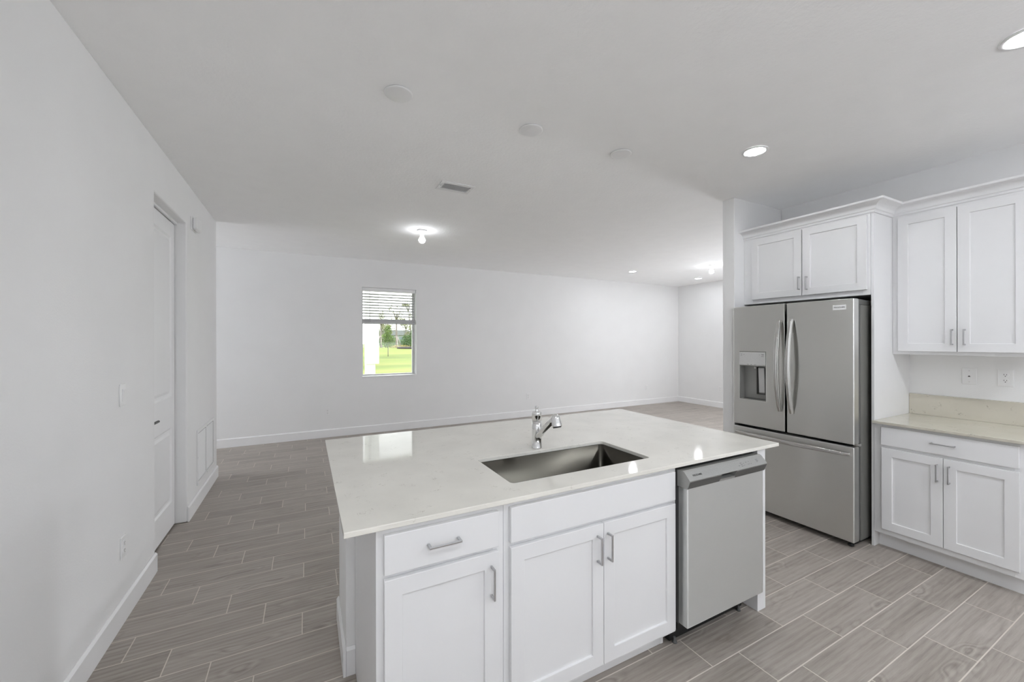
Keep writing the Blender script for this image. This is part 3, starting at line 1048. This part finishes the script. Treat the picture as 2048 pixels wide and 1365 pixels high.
# crown moulding along the cabinet tops, mitred at the two corners
prof = [(0.000, 2.4035), (0.006, 2.4035), (0.010, 2.409), (0.010, 2.420), (0.018, 2.424), (0.020, 2.430)]
for k in range(1, 8):
    a_ = PI / 2 * k / 8
    prof.append((0.020 + 0.055 * (1 - math.cos(a_)), 2.430 + 0.036 * math.sin(a_)))
prof += [(0.076, 2.467), (0.084, 2.470), (0.086, 2.484), (0.000, 2.484)]
path = [((3.63, 2.2945), (-1, 0)), ((3.63, 1.3425), (-1, -1)), ((3.93, 1.3425), (-1, -1)), ((3.93, 0.6575), (-1, 0))]
cr = MB()
cr.rings([[(p[0] + n_[0] * o_, p[1] + n_[1] * o_, z) for o_, z in prof] for p, n_ in path], smooth=False)
tag(cr.build('crown_moulding', 'cab', None, 0.0008), 'white crown moulding stepping along the tops of the kitchen cabinets', 'moulding', kind='structure')

# ---- refrigerator
F = thing('refrigerator', 'stainless steel french-door refrigerator with a water dispenser and bottom freezer', 'refrigerator', (3.430, 2.283, 0), RZ)
MB().box(0.008, 0.896, 0.118, 0.775, 0.035, 1.737).build('body', 'body', F, 0.004)
MB().box(0.03, 0.87, 0.10, 0.30, 0.006, 0.034).build('base_grille', 'black', F)
MB().box(0.02, 0.885, 0.100, 0.117, 0.05, 1.73).build('inner_frame', 'black', F)


def fridge_door(u0, u1, hole=None):
    mb = MB()
    z0, z1 = 0.741, 1.779
    if hole:
        mb.holed([(u0, z0), (u1, z0), (u1, z1), (u0, z1)], [(hole[0], hole[2]), (hole[1], hole[2]), (hole[1], hole[3]), (hole[0], hole[3])], 'y', 0.0, 0.075)
    else:
        mb.box(u0, u1, 0.0, 0.075, z0, z1)
    o_ = mb.build('door', 'steel', F, 0.007, 3)
    MB().box(u0 + 0.006, u1 - 0.004, 0.0755, 0.099, z0 + 0.004, 1.737).build('door_liner', 'gasket', o_)
    return o_


HU0, HU1, HZ0, HZ1 = 0.070, 0.297, 0.967, 1.381
dl = fridge_door(0.012, 0.446, (HU0, HU1, HZ0, HZ1))
drr = fridge_door(0.461, 0.903)
# curved bar handles


def bow(parent, u, z0, z1, horiz=False, wdt=0.034, out=0.058, thick=0.030, u0=None, u1=None, zc=None):
    n_ = 22
    rs = []
    for i in range(n_ + 1):
        s_ = i / n_
        e = math.sin(PI * s_)
        y = -0.0005 - out * (e ** 0.75) if 0 < i < n_ else -0.0005
        hw = wdt / 2 * (0.72 + 0.28 * e)
        if not horiz:
            z = z0 + (z1 - z0) * s_
            rs.append([(u - hw, y - thick * 0.55, z), (u - hw * 0.6, y - thick, z), (u + hw * 0.6, y - thick, z), (u + hw, y - thick * 0.55, z), (u + hw, y, z), (u - hw, y, z)])
        else:
            x = u0 + (u1 - u0) * s_
            rs.append([(x, y - thick * 0.55, zc - hw), (x, y - thick, zc - hw * 0.6), (x, y - thick, zc + hw * 0.6), (x, y - thick * 0.55, zc + hw), (x, y, zc + hw), (x, y, zc - hw)])
    return MB().rings(rs).build('handle', 'hsteel', parent, 0.001)


bow(dl, 0.417, 0.905, 1.645)
bow(drr, 0.505, 0.900, 1.648)
# dispenser: niche, control panel, paddle
nc = MB()
for (a_, b_, c_, d_, e_, f_) in ((HU0, HU0 + 0.004, 0.004, 0.074, HZ0, 1.264), (HU1 - 0.004, HU1, 0.004, 0.074, HZ0, 1.264),
                                 (HU0 + 0.004, HU1 - 0.004, 0.004, 0.074, HZ0, HZ0 + 0.005), (HU0 + 0.004, HU1 - 0.004, 0.004, 0.074, 1.258, 1.264),
                                 (HU0 + 0.004, HU1 - 0.004, 0.070, 0.074, HZ0 + 0.005, 1.258)):
    nc.box(a_, b_, c_, d_, e_, f_)
niche = tag(nc.build('dispenser_niche', 'console', dl), 'grey recessed water dispenser niche')
dpn = MB().box(HU0 + 0.0005, HU1 - 0.0005, -0.003, 0.060, 1.2645, HZ1 - 0.0005).build('dispenser_panel', 'silver', dl, 0.003)
for (x, z, w_) in ((0.085, 1.362, 0.012), (0.085, 1.350, 0.012), (0.108, 1.357, 0.008), (0.262, 1.362, 0.022), (0.266, 1.356, 0.018), (0.262, 1.344, 0.022), (0.246, 1.356, 0.005),
                   (0.140, 1.273, 0.016), (0.172, 1.272, 0.012), (0.200, 1.271, 0.018)):
    MB().box(x, x + w_, -0.0036, -0.0031, z - 0.0014, z + 0.0014).build('control_print', 'print', dpn)
pd = MB()
pd.prism([(0.045, 1.245), (0.052, 1.245), (0.064, 1.03), (0.057, 1.03)], 'x', 0.207, 0.258)
pd.build('paddle', 'silver', dl, 0.003)
sf = MB()
for (a_, b_, c_, d_) in ((0.196, 0.200, 1.015, 1.25), (0.265, 0.269, 1.015, 1.25), (0.200, 0.265, 1.015, 1.020)):
    sf.box(a_, b_, 0.040, 0.069, c_, d_)
sf.build('paddle_surround', 'consoled', dl, 0.001)
MB().box(0.10, 0.28, 0.010, 0.060, HZ0 + 0.0055, HZ0 + 0.010).build('drip_tray', 'consoled', dl, 0.002)
MB().cyl((0.190, 0.03, 1.236), (0.190, 0.03, 1.257), 0.006, n=12).build('spout', 'silver', dl)
# badge
bd = MB().box(0.778, 0.859, -0.0022, -0.0003, 1.7015, 1.7365).build('badge', 'plast', drr, 0.0008)
text_into('lettering', 'FRIGIDAIRE', 0.014, 'ink', bd, (0.8185, -0.0026, 1.719), 0.066)
# freezer drawer
fzz = MB().box(0.012, 0.903, 0.0, 0.075, 0.045, 0.722).build('freezer_drawer', 'steel', F, 0.007, 3)
MB().box(0.018, 0.897, 0.0755, 0.099, 0.055, 0.715).build('drawer_liner', 'gasket', fzz)
bow(fzz, 0, 0, 0, True, 0.034, 0.048, 0.016, 0.040, 0.884, 0.671)
mb = MB()
mb.prism([(0.080, 1.7375), (0.080, 1.772), (0.105, 1.776), (0.26, 1.772), (0.275, 1.7375)], 'x', 0.815, 0.897)
mb.build('hinge_cover', 'consoled', F, 0.004)
MB().prism([(0.080, 1.7375), (0.080, 1.772), (0.105, 1.776), (0.26, 1.772), (0.275, 1.7375)], 'x', 0.012, 0.095).build('hinge_cover', 'consoled', F, 0.004)
for x in (0.06, 0.86):
    MB().lathe([(0.018, 0.0), (0.018, 0.012), (0.008, 0.014), (0.008, 0.034)], (x, 0.06 if x > 0.5 else 0.16, 0.0004), n=16).build('foot', 'black', F)
MB().box(0.870, 0.906, 0.074, 0.10, 0.722, 0.741).build('middle_hinge', 'hsteel', F, 0.002)

# ------------------------------------------------------------------ outside the window
lw = MB()
bm = lw.bm
xs = [-30 + 4 * i for i in range(31)]
ys = [7.2] + [10 + 2.5 * i for i in range(40)]


def lawn_z(x, y):
    k = max(0.0, min(1.0, (y - 30) / 18.0))
    return -0.20 + 0.85 * (k * k * (3 - 2 * k)) + 0.05 * math.sin(x * 0.21 + 1.0) * k + 0.05 * math.sin(y * 0.45)


grid = [[bm.verts.new((x, y, lawn_z(x, y))) for y in ys] for x in xs]
for i in range(len(xs) - 1):
    for j in range(len(ys) - 1):
        fc = bm.faces.new((grid[i][j], grid[i + 1][j], grid[i + 1][j + 1], grid[i][j + 1]))
        fc.smooth = True
tag(lw.build('lawn', 'grass'), kind='structure')

pl = thing('porch_pillar', 'white stuccoed pillar with a wider upper part just outside the window', 'pillar', (1.375, 9.95, lawn_z(1.4, 9.95)))
oz = pl.location.z
MB().box(-0.115, 0.095, -0.10, 0.10, 0, 0.94 - oz).build('shaft', 'stucco', pl, 0.004)
MB().box(-0.115, 0.175, -0.14, 0.14, 0.94 - oz, 3.1 - oz).build('upper_casing', 'stucco', pl, 0.004)


def leaf_cloud(blobs, n, size, rng):
    """leaves as small folded quads scattered in ellipsoids"""
    mb = MB()
    bm = mb.bm
    for k in range(n):
        cx, cy, cz, rx, ry, rz = blobs[k % len(blobs)]
        while True:
            p = Vector((rng.uniform(-1, 1), rng.uniform(-1, 1), rng.uniform(-1, 1)))
            if 0.25 < p.length < 1:
                break
        c = Vector((cx + p.x * rx, cy + p.y * ry, cz + p.z * rz))
        s = size * rng.uniform(0.6, 1.3)
        e = Euler((rng.uniform(-1.2, 1.2), rng.uniform(-1.2, 1.2), rng.uniform(0, 6.28))).to_matrix()
        q = [e @ Vector(v_) * s + c for v_ in ((-0.5, 0, 0), (0, -0.28, 0.1), (0.6, 0, 0), (0, 0.28, 0.1))]
        bm.faces.new([bm.verts.new(v_) for v_ in q])
    return mb


def tree(name, label, cat, x, y, trunk_h, trunk_r, blobs, n, size, leafm, seed, stakes=False, group=None, lean=0.0):
    z = lawn_z(x, y) - 0.03
    rng = random.Random(seed)
    t_ = thing(name, label, cat, (x, y, z), 0, group)
    if trunk_h:
        mb_ = MB().tube([(0, 0, 0), (lean * 0.3, 0, trunk_h * 0.5), (lean, 0, trunk_h)], [trunk_r, trunk_r * 0.85, trunk_r * 0.55], 10)
        for k in range(5):
            a_ = 6.28 * k / 5 + seed
            mb_.tube([(lean * 0.8, 0, trunk_h * 0.82), (lean + 0.5 * math.cos(a_) * trunk_h * 0.25, 0.5 * math.sin(a_) * trunk_h * 0.25, trunk_h * 1.12)], [trunk_r * 0.5, trunk_r * 0.2], 6)
        mb_.build('trunk', 'bark', t_)
    leaf_cloud(blobs, n, size, rng).build('foliage', leafm, t_, fix=False)
    if stakes:
        for k in range(3):
            a_ = 2.1 * k + 0.5
            MB().cyl((0.75 * math.cos(a_), 0.75 * math.sin(a_), 0), (0.1 * math.cos(a_), 0.1 * math.sin(a_), 1.5), 0.06, n=8).build('stake', 'stake', t_)
    return t_


tree('young_tree', 'small bright green tree on a thin trunk in the middle of the lawn', 'tree', 6.64, 37.1, 1.5, 0.035,
     [(0, 0, 1.25, 0.62, 0.62, 0.42), (-0.12, 0, 1.75, 0.52, 0.5, 0.42), (0.18, 0, 1.6, 0.5, 0.5, 0.35), (0, 0, 2.3, 0.32, 0.32, 0.55)], 2340, 0.110, 'leafa', 3)
tree('staked_tree', 'tall pale trunked tree braced by three stakes behind the small lawn tree', 'tree', 10.58, 53.1, 4.3, 0.15,
     [(-0.6, 0, 4.9, 1.5, 1.5, 0.8), (0.9, 0, 4.3, 1.2, 1.2, 0.6), (0.2, 0, 3.7, 0.9, 0.9, 0.35)], 380, 0.198, 'leafb', 5, True)
tree('staked_tree', 'loose olive tree braced by stakes close beside the white pillar', 'tree', 8.45, 52.0, 3.4, 0.12,
     [(0.4, 0, 3.2, 1.2, 1.2, 1.0), (0.9, 0, 2.4, 0.9, 0.9, 0.7), (-0.3, 0, 4.1, 0.9, 0.9, 0.6)], 1248, 0.165, 'leafb', 9, True)
tree('palm_like_tree', 'leaning bare-stemmed tree with a sparse crown seen through the blind', 'tree', 12.0, 50.9, 5.6, 0.09,
     [(0.2, 0, 3.9, 0.8, 0.8, 0.5), (-0.7, 0, 5.4, 0.6, 0.6, 0.25), (-0.2, 0, 2.8, 0.7, 0.7, 0.6)], 624, 0.165, 'leafb', 12, False, None, -0.5)
tree('background_tree', 'loose olive tree rising between the small lawn tree and the pillar', 'tree', 9.7, 59.0, 3.2, 0.10,
     [(-0.6, 0, 2.6, 1.1, 1.0, 0.9), (0.5, 0, 3.3, 1.0, 1.0, 0.8), (-0.2, 0, 1.4, 1.0, 1.0, 0.7)], 1352, 0.176, 'leafb', 31)
tree('background_tree', 'loose olive tree to the right of the staked trunk, before the distant house', 'tree', 13.0, 58.5, 3.0, 0.10,
     [(0.3, 0, 2.7, 1.0, 1.0, 0.9), (-0.5, 0, 3.5, 0.7, 0.7, 0.6), (0.6, 0, 1.5, 1.0, 1.0, 0.7)], 1092, 0.176, 'leafb', 33)
tree('shrub', 'dark rounded green shrub between the stakes and the tall evergreen', 'shrub', 11.2, 49.6, 0, 0,
     [(0, 0, 0.9, 0.75, 0.7, 0.75)], 1092, 0.132, 'leafc', 15)
tree('evergreen_shrub', 'tall upright evergreen cut off by the window frame', 'shrub', 10.95, 46.0, 0, 0,
     [(0, 0, 0.6, 0.55, 0.55, 0.6), (0.05, 0, 1.3, 0.42, 0.42, 0.6), (0.05, 0, 1.75, 0.25, 0.25, 0.4)], 1820, 0.110, 'leafc', 17)
tree('hedge', 'long low green hedge below the distant house', 'hedge', 11.0, 56.5, 0, 0,
     [(-3.5 + 1.0 * k, 0, 0.55, 0.8, 0.5, 0.55) for k in range(8)], 2340, 0.143, 'leafa', 19)
tree('flower_bed', 'band of tan and yellow low planting above the dark mulch', 'flower bed', 10.2, 46.9, 0, 0,
     [(-1.4 + 0.5 * k, 0, 0.15, 0.4, 0.4, 0.22) for k in range(7)], 1092, 0.088, 'flower', 21)
mb = MB()
pts = [(math.cos(a_) * 1.7 + 10.6, math.sin(a_) * 0.6 + 44.6) for a_ in [2 * PI * i / 24 for i in range(24)]]
mb.rings([[(x, y, lawn_z(x, y) - 0.02) for x, y in pts], [(10.6 + (x - 10.6) * 0.95, 44.6 + (y - 44.6) * 0.9, lawn_z(x, y) + 0.16) for x, y in pts]])
tag(mb.build('mulch_bed', 'mulch', None), 'dark mulch bed at the far edge of the lawn', 'mulch bed')

# houses
hs = thing('distant_house', 'pale blue-grey house with a dark roof far behind the trees', 'house', (16.5, 82.0, 0.3))
MB().box(-4.5, 4.0, 0, 6, 0, 2.3).build('walls', 'hwall', hs)
MB().prism([(-5.2, 2.3), (4.7, 2.3), (2.2, 3.3), (-2.7, 3.3)], 'y', -0.6, 6.6).build('roof', 'roof', hs)
for x in (-3.6, -1.6, 0.4, 2.2):
    MB().box(x, x + 1.2, -0.05, -0.001, 0.3, 1.9).build('window', 'hglass', hs)
hn = thing('neighbour_house', 'white house with a low grey sloping roof beyond the pillar', 'house', (-3.9, 27.0, -0.2))
MB().box(-5, 5.8, 0, 7, 0, 3.1).build('walls', 'stucco', hn)
MB().rings([[(-5.6, -0.7, 3.1), (6.9, -0.7, 3.1), (6.9, 7.6, 3.1), (-5.6, 7.6, 3.1)], [(-2.2, 3.2, 4.15), (2.8, 3.2, 4.15), (2.8, 3.6, 4.15), (-2.2, 3.6, 4.15)]], smooth=False).build('roof', 'roof', hn)
